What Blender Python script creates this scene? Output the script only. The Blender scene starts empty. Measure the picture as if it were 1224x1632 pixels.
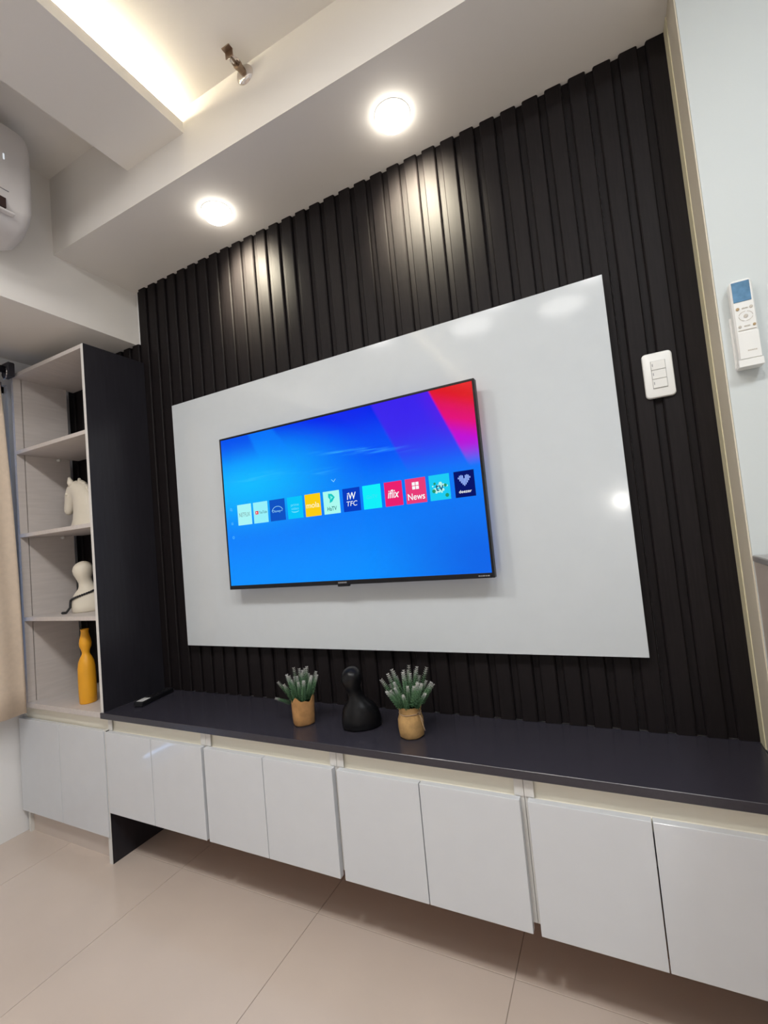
import bpy, bmesh, math, random
from mathutils import Vector, Matrix
random.seed(7)
scn = bpy.context.scene
COL = scn.collection
pi = math.pi

# ------------------------------------------------------------------ camera
cam_d = bpy.data.cameras.new('camera')
cam = bpy.data.objects.new('camera', cam_d)
COL.objects.link(cam)
Rr = ((0.8923, 0.4416, -0.0934), (-0.1088, 0.0097, -0.9940), (-0.4380, 0.8972, 0.0567))
M = Matrix(((Rr[0][0], -Rr[1][0], -Rr[2][0], 0.5554),
            (Rr[0][1], -Rr[1][1], -Rr[2][1], -1.3765),
            (Rr[0][2], -Rr[1][2], -Rr[2][2], 1.1290),
            (0, 0, 0, 1)))
cam.matrix_world = M
cam_d.sensor_fit = 'HORIZONTAL'
cam_d.sensor_width = 36
cam_d.lens = 726.79 * 36 / 1224
cam_d.clip_start = 0.02
scn.camera = cam

# ------------------------------------------------------------------ world and exposure
w = bpy.data.worlds.new('sky'); scn.world = w
w.use_nodes = True
bg = w.node_tree.nodes['Background']
bg.inputs['Color'].default_value = (0.35, 0.58, 1.0, 1)
bg.inputs['Strength'].default_value = 4.0
vs = scn.view_settings
vs.view_transform = 'Standard'; vs.look = 'None'; vs.gamma = 1.0; vs.exposure = 0.0
vs.use_curve_mapping = False

P_CEIL = 10.9        # each round ceiling lamp in the room, added fill lamps included
P_SPOT = 60.0       # each soffit downlight
E_STRIP = 98.0      # cove strip emission
P_KITCHEN = 13.0    # cool lamp on the right of the room

# ------------------------------------------------------------------ materials
def sset(b, name, v):
    if name in b.inputs: b.inputs[name].default_value = v
def mat(name, col, rough=0.5, metal=0.0, spec=0.5, coat=0.0, noise=0.0, nscale=20.0, stretch=None, bump=0.0, bscale=200.0, trans=0.0, emit=None, es=0.0):
    m = bpy.data.materials.new(name); m.use_nodes = True
    nt = m.node_tree; b = nt.nodes['Principled BSDF']
    b.inputs['Base Color'].default_value = (*col, 1)
    b.inputs['Roughness'].default_value = rough
    b.inputs['Metallic'].default_value = metal
    sset(b, 'Specular IOR Level', spec)
    sset(b, 'Coat Weight', coat); sset(b, 'Coat Roughness', 0.04)
    sset(b, 'Transmission Weight', trans)
    if emit:
        sset(b, 'Emission Color', (*emit, 1)); sset(b, 'Emission Strength', es)
    if noise or bump:
        tc = nt.nodes.new('ShaderNodeTexCoord'); mp = nt.nodes.new('ShaderNodeMapping')
        nt.links.new(tc.outputs['Object'], mp.inputs['Vector'])
        if stretch: mp.inputs['Scale'].default_value = stretch
    if noise:
        n = nt.nodes.new('ShaderNodeTexNoise'); n.inputs['Scale'].default_value = nscale; n.inputs['Detail'].default_value = 5
        nt.links.new(mp.outputs['Vector'], n.inputs['Vector'])
        r = nt.nodes.new('ShaderNodeValToRGB')
        r.color_ramp.elements[0].position = 0.3; r.color_ramp.elements[1].position = 0.7
        r.color_ramp.elements[0].color = (*[c * (1 - noise) for c in col], 1)
        r.color_ramp.elements[1].color = (*[min(1, c * (1 + noise)) for c in col], 1)
        nt.links.new(n.outputs['Fac'], r.inputs['Fac']); nt.links.new(r.outputs['Color'], b.inputs['Base Color'])
    if bump:
        n2 = nt.nodes.new('ShaderNodeTexNoise'); n2.inputs['Scale'].default_value = bscale; n2.inputs['Detail'].default_value = 3
        nt.links.new(mp.outputs['Vector'], n2.inputs['Vector'])
        bp = nt.nodes.new('ShaderNodeBump'); bp.inputs['Strength'].default_value = bump; bp.inputs['Distance'].default_value = 0.002
        nt.links.new(n2.outputs['Fac'], bp.inputs['Height']); nt.links.new(bp.outputs['Normal'], b.inputs['Normal'])
    return m
def emat(name, col, s=1.0):
    m = bpy.data.materials.new(name); m.use_nodes = True
    nt = m.node_tree; nt.nodes.clear()
    o = nt.nodes.new('ShaderNodeOutputMaterial'); e = nt.nodes.new('ShaderNodeEmission')
    e.inputs['Color'].default_value = (*col, 1); e.inputs['Strength'].default_value = s
    nt.links.new(e.outputs[0], o.inputs['Surface'])
    return m
def srgb(r, g, b):
    f = lambda c: (c / 255 / 12.92) if c / 255 <= 0.04045 else ((c / 255 + 0.055) / 1.055) ** 2.4
    return (f(r), f(g), f(b))

PAINT = mat('white_wall_paint', (0.85, 0.85, 0.85), 0.7, bump=0.05)
CEILP = mat('ceiling_paint', (0.87, 0.84, 0.79), 0.75, bump=0.05)
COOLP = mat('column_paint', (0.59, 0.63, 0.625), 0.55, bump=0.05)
CREAMP = mat('cream_paint', (0.66, 0.60, 0.48), 0.6)
CREAMLIT = mat('cream_lit_trim', (0.72, 0.67, 0.46), 0.5)  # lighter cream carries the lit tone along the column corner
TILE = mat('porcelain_tile', (0.63, 0.535, 0.465), 0.16, noise=0.04, nscale=3.0)
GROUT = mat('tile_grout', (0.34, 0.28, 0.23), 0.9)
SLAT = mat('dark_wood_slat', (0.0085, 0.0062, 0.0068), 0.60, spec=0.20, noise=0.35, nscale=14, stretch=(14, 14, 0.6), bump=0.12, bscale=160)
PANEL = mat('glossy_white_board', (0.59, 0.63, 0.655), 0.09, noise=0.01)
DOOR = mat('glossy_white_door', (0.65, 0.675, 0.705), 0.07, noise=0.01)
CARC = mat('white_carcass', (0.70, 0.69, 0.66), 0.5)
RAIL = mat('cream_rail', (0.84, 0.80, 0.68), 0.45)
SHADEB = mat('shade_brown_board', (0.34, 0.17, 0.08), 0.8)  # brown chosen to give a dark warm shade on the floor
PLIN = mat('pale_plinth', (0.60, 0.52, 0.46), 0.5)
SHELFW = mat('pale_wood_laminate', (0.62, 0.57, 0.54), 0.5, noise=0.05, nscale=8, stretch=(10, 1, 10))
EDGEW = mat('white_edge_band', (0.74, 0.72, 0.69), 0.45)
CHAR = mat('charcoal_laminate', (0.019, 0.018, 0.023), 0.36, spec=0.35, noise=0.15, nscale=16, stretch=(6, 6, 0.5))
TOPM = mat('charcoal_worktop', (0.034, 0.032, 0.043), 0.25, noise=0.06, nscale=90)
BLK = mat('black_plastic', (0.008, 0.008, 0.010), 0.4, spec=0.25)
BLKG = mat('black_gloss', (0.010, 0.010, 0.012), 0.3)
BLKS = mat('black_satin_sculpture', (0.005, 0.005, 0.006), 0.33, spec=0.25)
GREYT = mat('grey_print', (0.30, 0.30, 0.31), 0.5)
WPLA = mat('white_plastic', (0.80, 0.80, 0.77), 0.3)
ACW = mat('air_conditioner_plastic', (0.74, 0.71, 0.69), 0.28)
VENT = mat('dark_vent', (0.035, 0.015, 0.012), 0.5)
CERA = mat('ivory_ceramic', (0.78, 0.72, 0.60), 0.5, noise=0.03)
YEL = mat('yellow_ceramic', (0.82, 0.38, 0.015), 0.45, noise=0.06, nscale=12)
BURL = mat('burlap', (0.44, 0.23, 0.085), 0.9, noise=0.22, nscale=40, bump=0.6, bscale=500)
BURL2 = mat('pale_burlap', (0.46, 0.28, 0.11), 0.9, noise=0.22, nscale=40, bump=0.6, bscale=500)
TWINE = mat('twine', (0.34, 0.23, 0.14), 0.9)
SOIL = mat('dark_moss', (0.02, 0.03, 0.015), 0.9)
CHROME = mat('chrome', (0.75, 0.70, 0.66), 0.2, metal=1.0)
BRASS = mat('dull_brass', (0.30, 0.22, 0.16), 0.35, metal=1.0)
CURT = mat('beige_curtain_cloth', (0.70, 0.58, 0.46), 0.9, noise=0.04, nscale=60, bump=0.2, bscale=900)
NAVY = mat('navy_lining', (0.012, 0.02, 0.06), 0.8)
RODM = mat('dark_rod', (0.02, 0.02, 0.03), 0.4)
GREYTOP = mat('grey_counter_top', (0.30, 0.29, 0.28), 0.3)
GREYBODY = mat('beige_counter_body', (0.46, 0.40, 0.35), 0.5)
LCD = mat('remote_display', (0.10, 0.22, 0.36), 0.12, noise=0.35, nscale=40)
GLASS = mat('tinted_window_glass', (0.20, 0.20, 0.22), 0.0, trans=1.0)
LAMPE = emat('lamp_glow', (1.0, 0.94, 0.84), 14)
CLAMPE = emat('ceiling_lamp_glow', (1.0, 0.95, 0.88), 2.5)
STRIP = emat('led_strip_glow', (1.0, 0.88, 0.64), E_STRIP)
GLOBE = emat('globe_glow', (1.0, 0.96, 0.9), 36)
WMARK = emat('panel_digit_glow', (0.9, 0.95, 1.0), 0.8)

# lavender sprig: green at the base, pale greyish tips
def sprig_mat():
    m = bpy.data.materials.new('sprig_leaf'); m.use_nodes = True
    nt = m.node_tree; b = nt.nodes['Principled BSDF']; b.inputs['Roughness'].default_value = 0.7
    tc = nt.nodes.new('ShaderNodeTexCoord'); sp = nt.nodes.new('ShaderNodeSeparateXYZ'); r = nt.nodes.new('ShaderNodeValToRGB')
    nt.links.new(tc.outputs['Generated'], sp.inputs[0]); nt.links.new(sp.outputs['Z'], r.inputs['Fac'])
    e = r.color_ramp.elements
    e[0].position = 0.10; e[0].color = (0.03, 0.10, 0.035, 1)
    e[1].position = 0.95; e[1].color = (0.50, 0.50, 0.47, 1)
    k = e.new(0.72); k.color = (0.12, 0.24, 0.12, 1)
    nt.links.new(r.outputs['Color'], b.inputs['Base Color'])
    return m
SPRIG = sprig_mat()

# ------------------------------------------------------------------ mesh helpers (world coordinates)
WL = {}     # world location of each root or part
def bm_new(): return bmesh.new()
def box(b, x0, x1, y0, y1, z0, z1, bev=0.0, seg=1):
    r = bmesh.ops.create_cube(b, size=1.0)
    vs_ = r['verts']
    for v in vs_:
        v.co = Vector(((x0 + x1) / 2 + v.co.x * (x1 - x0), (y0 + y1) / 2 + v.co.y * (y1 - y0), (z0 + z1) / 2 + v.co.z * (z1 - z0)))
    if bev > 0:
        es = list({e for v in vs_ for e in v.link_edges})
        bmesh.ops.bevel(b, geom=es, offset=bev, segments=seg, affect='EDGES', profile=0.5)
    return b
def prism(b, pts, f0, f1, cap=True):
    """pts: 2-D outline; f0/f1 map a 2-D point to 3-D at each end"""
    a = [b.verts.new(f0(p)) for p in pts]; c = [b.verts.new(f1(p)) for p in pts]
    n = len(pts)
    for i in range(n): b.faces.new((a[i], a[(i + 1) % n], c[(i + 1) % n], c[i]))
    if cap: b.faces.new(a[::-1]); b.faces.new(c)
    return b
def loft(b, rings, cap=True):
    vv = [[b.verts.new(p) for p in r] for r in rings]
    n = len(rings[0])
    for i in range(len(rings) - 1):
        for j in range(n):
            b.faces.new((vv[i][j], vv[i][(j + 1) % n], vv[i + 1][(j + 1) % n], vv[i + 1][j]))
    if cap: b.faces.new(vv[0][::-1]); b.faces.new(vv[-1])
    return b
def lathe(b, prof, c, n=24, axis='z', cap=True):
    rings = []
    for r, h in prof:
        ring = []
        for i in range(n):
            a = 2 * pi * i / n
            if axis == 'z': ring.append(Vector((c[0] + r * math.cos(a), c[1] + r * math.sin(a), c[2] + h)))
            elif axis == 'y': ring.append(Vector((c[0] + r * math.cos(a), c[1] + h, c[2] + r * math.sin(a))))
            else: ring.append(Vector((c[0] + h, c[1] + r * math.cos(a), c[2] + r * math.sin(a))))
        rings.append(ring)
    return loft(b, rings, cap)
def tube(b, pts, rad, n=8):
    pts = [Vector(p) for p in pts]; rings = []
    for i, p in enumerate(pts):
        t = (pts[min(i + 1, len(pts) - 1)] - pts[max(i - 1, 0)]).normalized()
        up = Vector((0, 0, 1)) if abs(t.z) < 0.9 else Vector((1, 0, 0))
        u = t.cross(up).normalized(); v = t.cross(u)
        r = rad[i] if isinstance(rad, (list, tuple)) else rad
        rings.append([p + u * r * math.cos(2 * pi * k / n) + v * r * math.sin(2 * pi * k / n) for k in range(n)])
    return loft(b, rings)
def obj(name, b, m, parent=None, smooth=False, loc=None):
    """one mesh object; geometry given in world coordinates, origin at the parent's (or loc)"""
    bmesh.ops.recalc_face_normals(b, faces=b.faces[:])
    base = Vector(WL[parent.name]) if parent else Vector(loc or (0, 0, 0))
    bmesh.ops.translate(b, verts=b.verts[:], vec=-base)
    me = bpy.data.meshes.new(name); b.to_mesh(me); b.free()
    for mm in (m if isinstance(m, (list, tuple)) else [m]): me.materials.append(mm)
    if smooth:
        for p in me.polygons: p.use_smooth = True
    o = bpy.data.objects.new(name, me); COL.objects.link(o)
    if parent: o.parent = parent
    else: o.location = base
    WL[o.name] = tuple(base)
    return o
def auto_smooth(o, ang=40):
    for p in o.data.polygons: p.use_smooth = True
    o.data.set_sharp_from_angle(angle=math.radians(ang))
def thing(name, label, cat, loc, group=None):
    o = bpy.data.objects.new(name, None); COL.objects.link(o); o.location = loc
    o.empty_display_size = 0.05
    WL[o.name] = tuple(loc); tag(o, label, cat, group); return o
def tag(o, label, cat, group=None):
    o['label'] = label; o['category'] = cat
    if group: o['group'] = group
    return o
def struct(o, label, cat='room'):
    o['kind'] = 'structure'; o['label'] = label; o['category'] = cat
    return o
def sbox(name, m, label, boxes, cat='wall', bev=0.0):
    b = bm_new()
    for q in boxes: box(b, *q, bev)
    return struct(obj(name, b, m), label, cat)

# ------------------------------------------------------------------ measures
ZS, ZB, ZU, ZR = 2.373, 2.1228, 2.5926, 2.69     # soffit, left beam, ceiling, left recess
SD, XL, XW = -0.337, -1.306, -1.87
XC, YC = 0.8255, -0.1326                          # column
ZC, CD = 0.5612, -0.2773                          # worktop
BX0, BX1 = -1.8575, -1.2542                        # floor standing cabinet
XR, YB = 2.6, -3.4                                # far right wall and rear wall

# ------------------------------------------------------------------ room shell
fl = sbox('floor', GROUT, 'polished beige porcelain tiled floor', [(XW - .1, XR + .1, YB - .1, 0.12, -0.06, -0.0015)], 'floor')
tile_me = None
k = 0
for i in range(-4, 6):
    for j in range(-6, 2):
        x0 = 0.22 + 0.597 * (i - 1); x1 = x0 + 0.597
        y1 = -0.195 + 0.597 * j; y0 = y1 - 0.597
        cx0, cx1 = max(x0 + .001, XW), min(x1 - .001, XR); cy0, cy1 = max(y0 + .001, YB), min(y1 - .001, 0.015)
        if cx1 - cx0 < 0.02 or cy1 - cy0 < 0.02: continue
        b = bm_new(); box(b, cx0, cx1, cy0, cy1, -0.010, 0.0, 0.0006)
        obj('tile', b, TILE, fl)

wb = sbox('wall_back', PAINT, 'white back wall clad with dark vertical fluted slats', [(XW - .1, XR + .1, 0.02, 0.12, 0, ZR + .05)])
# fluted slats, one object each (rib with chamfers on a thin backing strip)
def slat_bm(xr, z0, z1, xmin=None):
    b = bm_new()
    x1 = xr; x0 = xr - 0.046; g = xr - 0.0638
    pts = [(g, 0.0195), (g, 0.0110), (x0 - .0005, 0.0110), (x0 + .0010, 0.003), (x0 + .0040, 0.0), (x1 - .0040, 0.0), (x1 - .0010, 0.003), (x1, 0.0195)]
    prism(b, pts, lambda p: Vector((p[0], p[1], z0)), lambda p: Vector((p[0], p[1], z1)))
    return b
slat_src = {}
kk = 0
while True:
    xr = 0.8244 - 0.064 * kk
    if xr - 0.0638 < XW: break
    short = xr > XL - 0.0 and xr - 0.0638 < XL
    ztop = ZS - 0.001 if xr - 0.0638 > XL else ZB - 0.001
    if ztop not in slat_src:
        o = obj('slat', slat_bm(xr, ZC + 0.0006, ztop), SLAT, wb); slat_src[ztop] = (o, xr)
    else:
        s0, x0 = slat_src[ztop]
        o = s0.copy(); COL.objects.link(o); o.parent = wb; o.location = (xr - x0, 0, 0)
    kk += 1

# left wall with a window opening and a glazed door opening
WY0, WY1, WZ0, WZ1 = -0.78, -0.256, 0.62, 1.995
DY0, DY1 = -1.75, -0.86
wlx = (XW - .1, XW)
sbox('wall_left', PAINT, 'white left wall below and around the curtained window',
     [(*wlx, WY1, 0.02, 0, ZB), (*wlx, WY0, WY1, 0, WZ0), (*wlx, WY0, WY1, WZ1, ZB), (*wlx, DY1, WY0, 0, ZB),
      (*wlx, DY0, DY1, 2.0, ZB), (*wlx, YB, DY0, 0, ZB)])
b = bm_new()
for q in ((WY0, WY0 + .03, WZ0, WZ1), (WY1 - .03, WY1, WZ0, WZ1), (WY0, WY1, WZ0, WZ0 + .03), (WY0, WY1, WZ1 - .03, WZ1)):
    box(b, XW - .07, XW - .03, *q)
wi = struct(obj('window_1', b, WPLA), 'white framed window almost hidden by the beige curtain', 'window')
b = bm_new(); box(b, XW - .053, XW - .049, WY0 + .03, WY1 - .03, WZ0 + .03, WZ1 - .03); obj('pane', b, GLASS, wi)
b = bm_new(); box(b, XW - .07, XW - .03, DY0, DY1, 0.05, 2.0)
dr = struct(obj('door_1', b, PAINT), 'white balcony door with a gap of daylight at its foot', 'door')
b = bm_new(); tube(b, [(XW - .032, DY1 - .06, 1.0), (XW + .03, DY1 - .06, 1.0), (XW + .03, DY1 - .17, 1.0)], .009, 10); obj('door_handle', b, CHROME, dr, True)

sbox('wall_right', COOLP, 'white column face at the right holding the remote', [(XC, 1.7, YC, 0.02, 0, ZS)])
sbox('wall_right', PAINT, 'white far right wall of the room', [(XR, XR + .1, YB, 0.02, 0, ZU)])
sbox('wall_rear', PAINT, 'white rear wall behind the camera', [(XW - .1, XR + .1, YB - .1, YB, 0, ZR)])
sbox('ceiling', CEILP, 'flat white ceiling beyond the glowing cove', [(-0.8357, XR + .1, YB - .1, 0.12, ZU, ZU + .12)], 'ceiling')
sbox('ceiling', CEILP, 'shaded raised ceiling strip above the air conditioner', [(XL, -0.8357, YB - .1, 0.12, ZR, ZR + .05)], 'ceiling')
sbox('trim_1', CEILP, 'dropped white soffit over the slat wall with two downlights', [(XL, XR, SD, 0.02, ZS, ZU), (XL, -0.8357, SD, 0.02, ZU, ZR)], 'soffit')
sbox('trim_2', CEILP, 'deep white beam along the left wall', [(XW - .1, XL, YB, 0.02, ZB, ZR + .05)], 'beam')
sbox('trim_3', CEILP, 'hanging white cove board with a lip hiding the light strip',
     [(-0.8357, -0.5518, YB, SD, 2.5106, 2.5226), (-0.5638, -0.5518, YB, SD, 2.5226, 2.550), (-0.8357, -0.8237, YB, SD, 2.5226, ZU)], 'cove')
sbox('trim_6', SHADEB, 'added unseen brown board deepening the shade under the hanging cabinets', [(BX1 + .002, XC - .006, 0.004, 0.0195, 0.0005, 0.205)], 'trim')  # unseen board, added to darken and warm the floor shade
# column side lining: corner strip by the slats, lighter cream for its lit tone, beige face beyond
sbox('trim_4', CREAMLIT, 'narrow corner strip between slats and column, lit tone put into lighter cream', [(XC - .005, XC - .0002, -0.040, -0.0006, ZC + .0008, ZS - .001)], 'trim')
sbox('trim_5', CREAMP, 'beige side face of the right column', [(XC - .0030, XC - .0002, YC + .002, -0.0405, ZC + .0008, ZS - .001)], 'trim')

# half-height bar counter running toward the camera from the column
t = thing('bar_counter', 'beige half height counter with a grey top against the right column', 'counter', (0.93, -0.62, 0))
b = bm_new(); box(b, XC + .001, 1.10, -1.15, YC - .0005, 0, 1.003); obj('body', b, GREYBODY, t)
b = bm_new(); box(b, XC - .001, 1.13, -1.17, YC - .0005, 1.003, 1.0169, 0.002); obj('top', b, GREYTOP, t)

# ------------------------------------------------------------------ lamps
def downlight(x, y, label):
    t = thing('downlight', label, 'downlight', (x, y, ZS), 'soffit downlights')
    b = bm_new(); lathe(b, [(0.053, 0), (0.053, -0.0015), (0.051, -0.002), (0.047, -0.002), (0.047, 0)], (x, y, ZS), 32); o = obj('trim_ring', b, WPLA, t); auto_smooth(o)
    b = bm_new(); lathe(b, [(0.046, -0.001), (0.046, -0.012), (0.042, -0.024), (0.032, -0.032), (0.017, -0.036), (0.005, -0.037)], (x, y, ZS), 32); obj('lens', b, LAMPE, t, True)
    l = bpy.data.lights.new('downlight_beam', 'SPOT'); l.energy = P_SPOT; l.color = (1, 0.92, 0.70); l.spot_size = math.radians(90); l.spot_blend = 0.85; l.shadow_soft_size = 0.05
    lo = bpy.data.objects.new('downlight_beam', l); COL.objects.link(lo); lo.parent = t; lo.location = (0, 0, -0.06); lo.rotation_euler = (math.radians(60), 0, 0)   # gimbal lamp aimed at the wall
    return t
downlight(-0.602, -0.1617, 'round glowing downlight in the soffit, nearer the bookshelf and cove')
downlight(0.1132, -0.1651, 'round glowing downlight in the soffit, nearer the right column')
b = bm_new(); box(b, -0.590, -0.580, YB + .1, SD - .03, 2.548, 2.555)
ls = obj('led_strip', b, STRIP); tag(ls, 'warm glowing light strip hidden behind the cove lip', 'light strip')
b = bm_new(); box(b, -0.592, -0.578, YB + .1, SD - .03, 2.5227, 2.548); obj('strip_base', b, WPLA, ls)
def ceiling_lamp(x, y, z, p, col, label, r=0.10):
    t = thing('ceiling_lamp', label, 'ceiling lamp', (x, y, z))
    b = bm_new(); lathe(b, [(r + .012, 0), (r + .012, -0.008), (r, -0.01), (r, 0)], (x, y, z), 32); obj('trim_ring', b, WPLA, t)
    b = bm_new(); lathe(b, [(r - .002, -0.001), (r - .002, -0.009), (r * .6, -0.011)], (x, y, z), 32); obj('lens', b, CLAMPE, t)
    l = bpy.data.lights.new('ceiling_lamp_light', 'AREA'); l.shape = 'DISK'; l.size = 2 * r; l.energy = p; l.color = col
    lo = bpy.data.objects.new('ceiling_lamp_light', l); COL.objects.link(lo); lo.parent = t; lo.location = (0, 0, -0.02)
WARM = (1.0, 0.975, 0.95); COOL = (0.86, 0.94, 1.0)
ceiling_lamp(-0.70, -1.35, 2.5106, P_CEIL, WARM, 'round lamp under the cove board behind the camera')
ceiling_lamp(0.05, -1.50, ZU, P_CEIL, WARM, 'added round fill lamp on the ceiling left of the camera, beside the cove')  # added fill, set where the glossy panel does not mirror it
ceiling_lamp(0.62, -1.52, ZU, P_CEIL * 0.9, WARM, 'added round fill lamp on the ceiling straight above the camera')  # second added fill lamp, also clear of the panel reflection
ceiling_lamp(-0.17, -1.87, ZU, 0.9, WARM, 'wide dim ceiling lamp behind the camera, on the cove side', 0.15)
ceiling_lamp(0.43, -1.97, ZU, 0.9, WARM, 'wide dim ceiling lamp behind the camera, on the bar side', 0.15)
ceiling_lamp(1.35, -1.30, ZU, P_KITCHEN, COOL, 'cool white ceiling lamp over the bar side of the room', 0.16)
t = thing('wall_lamp', 'small glowing globe lamp on the rear wall', 'lamp', (0.675, YB, 1.262))
b = bm_new(); lathe(b, [(0.045, 0), (0.045, 0.012), (0.02, 0.016), (0.02, 0.05)], (0.675, YB, 1.262), 24, 'y'); obj('base', b, CHROME, t)
b = bm_new(); bmesh.ops.create_uvsphere(b, u_segments=24, v_segments=16, radius=0.062); bmesh.ops.translate(b, verts=b.verts[:], vec=(0.675, YB + .125, 1.262)); obj('globe', b, GLOBE, t, True)

# sprinkler on the soffit face
sx, sz = -0.28, 2.564
t = thing('sprinkler_head', 'small chrome fire sprinkler sticking out of the soffit face', 'sprinkler', (sx, SD, sz))
b = bm_new(); lathe(b, [(0.030, 0), (0.029, -0.004), (0.022, -0.010), (0.014, -0.012)], (sx, SD, sz - .004), 28, 'y'); auto_smooth(obj('escutcheon', b, CHROME, t))
b = bm_new(); lathe(b, [(0.011, -0.010), (0.011, -0.026), (0.013, -0.027), (0.013, -0.034), (0.008, -0.036)], (sx, SD, sz), 16, 'y'); auto_smooth(obj('body', b, BRASS, t))
b = bm_new()
for s in (-1, 1): tube(b, [(sx + s * .010, SD - .032, sz), (sx + s * .012, SD - .044, sz), (sx + s * .004, SD - .062, sz)], 0.0025, 8)
obj('frame_arm', b, CHROME, t, True)
b = bm_new(); lathe(b, [(0.0025, -0.034), (0.0035, -0.044), (0.0025, -0.058)], (sx, SD, sz), 10, 'y'); obj('bulb', b, BRASS, t, True)
b = bm_new(); box(b, sx - .014, sx + .014, SD - .066, SD - .063, sz - .009, sz + .012, .001); box(b, sx - .014, sx + .014, SD - .080, SD - .063, sz + .010, sz + .012); obj('deflector', b, BRASS, t)

# ------------------------------------------------------------------ split air conditioner on the beam
AY0, AY1 = -1.32, -0.505
t = thing('air_conditioner', 'white wall mounted air conditioner at the upper left edge', 'air conditioner', (XL, (AY0 + AY1) / 2, 2.29))
prof = [(XL, 2.285), (XL, 2.640), (-1.16, 2.645), (-1.115, 2.630), (-1.102, 2.600), (-1.100, 2.45), (-1.104, 2.345), (-1.125, 2.305), (-1.17, 2.275), (-1.24, 2.262)]
def shr(p, s):     # pull the outline in toward its middle for the rounded ends
    c = (-1.22, 2.45); return (XL if p[0] == XL else c[0] + (p[0] - c[0]) * s, c[1] + (p[1] - c[1]) * s)
b = bm_new()
rings = []
for y, s in ((AY1, .86), (AY1 - .006, .93), (AY1 - .018, .975), (AY1 - .035, 1.0), (AY0 + .035, 1.0), (AY0 + .018, .975), (AY0 + .006, .93), (AY0, .86)):
    rings.append([Vector((shr(p, s)[0], y, shr(p, s)[1])) for p in prof])
loft(b, rings); o = obj('body', b, ACW, t); auto_smooth(o, 35)
b = bm_new(); box(b, -1.108, -1.0985, AY0 + .08, AY1 - .085, 2.322, 2.356); obj('air_outlet', b, VENT, t)
b = bm_new(); box(b, -1.135, -1.1075, AY0 + .12, AY1 - .118, 2.292, 2.309); obj('air_outlet', b, VENT, t)
b = bm_new(); box(b, -1.118, -1.0975, AY0 + .06, AY1 - .06, 2.3115, 2.3185, .002); obj('louver', b, ACW, t)
b = bm_new(); box(b, -1.104, -1.0993, -0.592, -0.588, 2.492, 2.512); obj('display_mark', b, WMARK, t)
b = bm_new(); box(b, -1.104, -1.0996, AY0 + .02, AY1 - .075, 2.385, 2.3865); obj('panel_seam', b, GREYT, t)

# ------------------------------------------------------------------ curtain, rod
t = thing('curtain', 'beige cloth curtain hanging at the left edge beside the bookshelf', 'curtain', (-1.76, -0.56, 0.53))
b = bm_new(); n = 60; rows = 12; g = []
for r in range(rows + 1):
    z = 0.53 + (1.985 - 0.53) * r / rows
    ye = -0.2955 - 0.040 * (r / rows) ** 1.8
    row = []
    for i in range(n + 1):
        u_ = i / n; y = ye + (-0.83 - ye) * u_
        x = -1.752 + -0.010 * math.sin(u_ * 2 * pi * 4.5) * (0.6 + 0.4 * r / rows) + (0.006 * math.sin(u_ * 17 + r * .3))
        row.append(b.verts.new((x, y, z)))
    g.append(row)
for r in range(rows):
    for i in range(n): b.faces.new((g[r][i], g[r][i + 1], g[r + 1][i + 1], g[r + 1][i]))
o = obj('cloth', b, CURT, t, True)
md = o.modifiers.new('thickness', 'SOLIDIFY'); md.thickness = 0.004; md.offset = 0
b = bm_new(); g = []
for r in range(7):
    z = 0.60 + (1.975 - 0.60) * r / 6
    g.append([b.verts.new((-1.79 + 0.006 * math.cos(i * 1.3), -0.345 + 0.028 * r / 6 - 0.48 * i / 30, z)) for i in range(31)])
for r in range(6):
    for i in range(30): b.faces.new((g[r][i], g[r][i + 1], g[r + 1][i + 1], g[r + 1][i]))
o = obj('lining', b, NAVY, t, True); o['label'] = 'dark navy lining behind the beige cloth'
md = o.modifiers.new('thickness', 'SOLIDIFY'); md.thickness = 0.003
t = thing('curtain_rod', 'dark curtain rod with bracket beside the top of the bookshelf', 'curtain rod', (-1.765, -0.6, 2.03))
b = bm_new(); tube(b, [(-1.765, -0.86, 2.03), (-1.765, -0.300, 2.03)], 0.016, 14); obj('rod', b, RODM, t, True)
b = bm_new(); box(b, -1.79, -1.735, -0.312, -0.284, 1.995, 2.06, .004); obj('finial', b, RODM, t)
b = bm_new(); box(b, XW, -1.77, -0.42, -0.40, 2.018, 2.042); obj('bracket', b, RODM, t)
for q in (-0.312, -0.45, -0.6, -0.75):
    b = bm_new(); pts = [(-1.765 + 0.021 * math.cos(a * pi / 8), q + .0, 2.012 + 0.025 * math.sin(a * pi / 8)) for a in range(17)]
    tube(b, pts, 0.0025, 6); obj('ring', b, CHROME, t, True)

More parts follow.
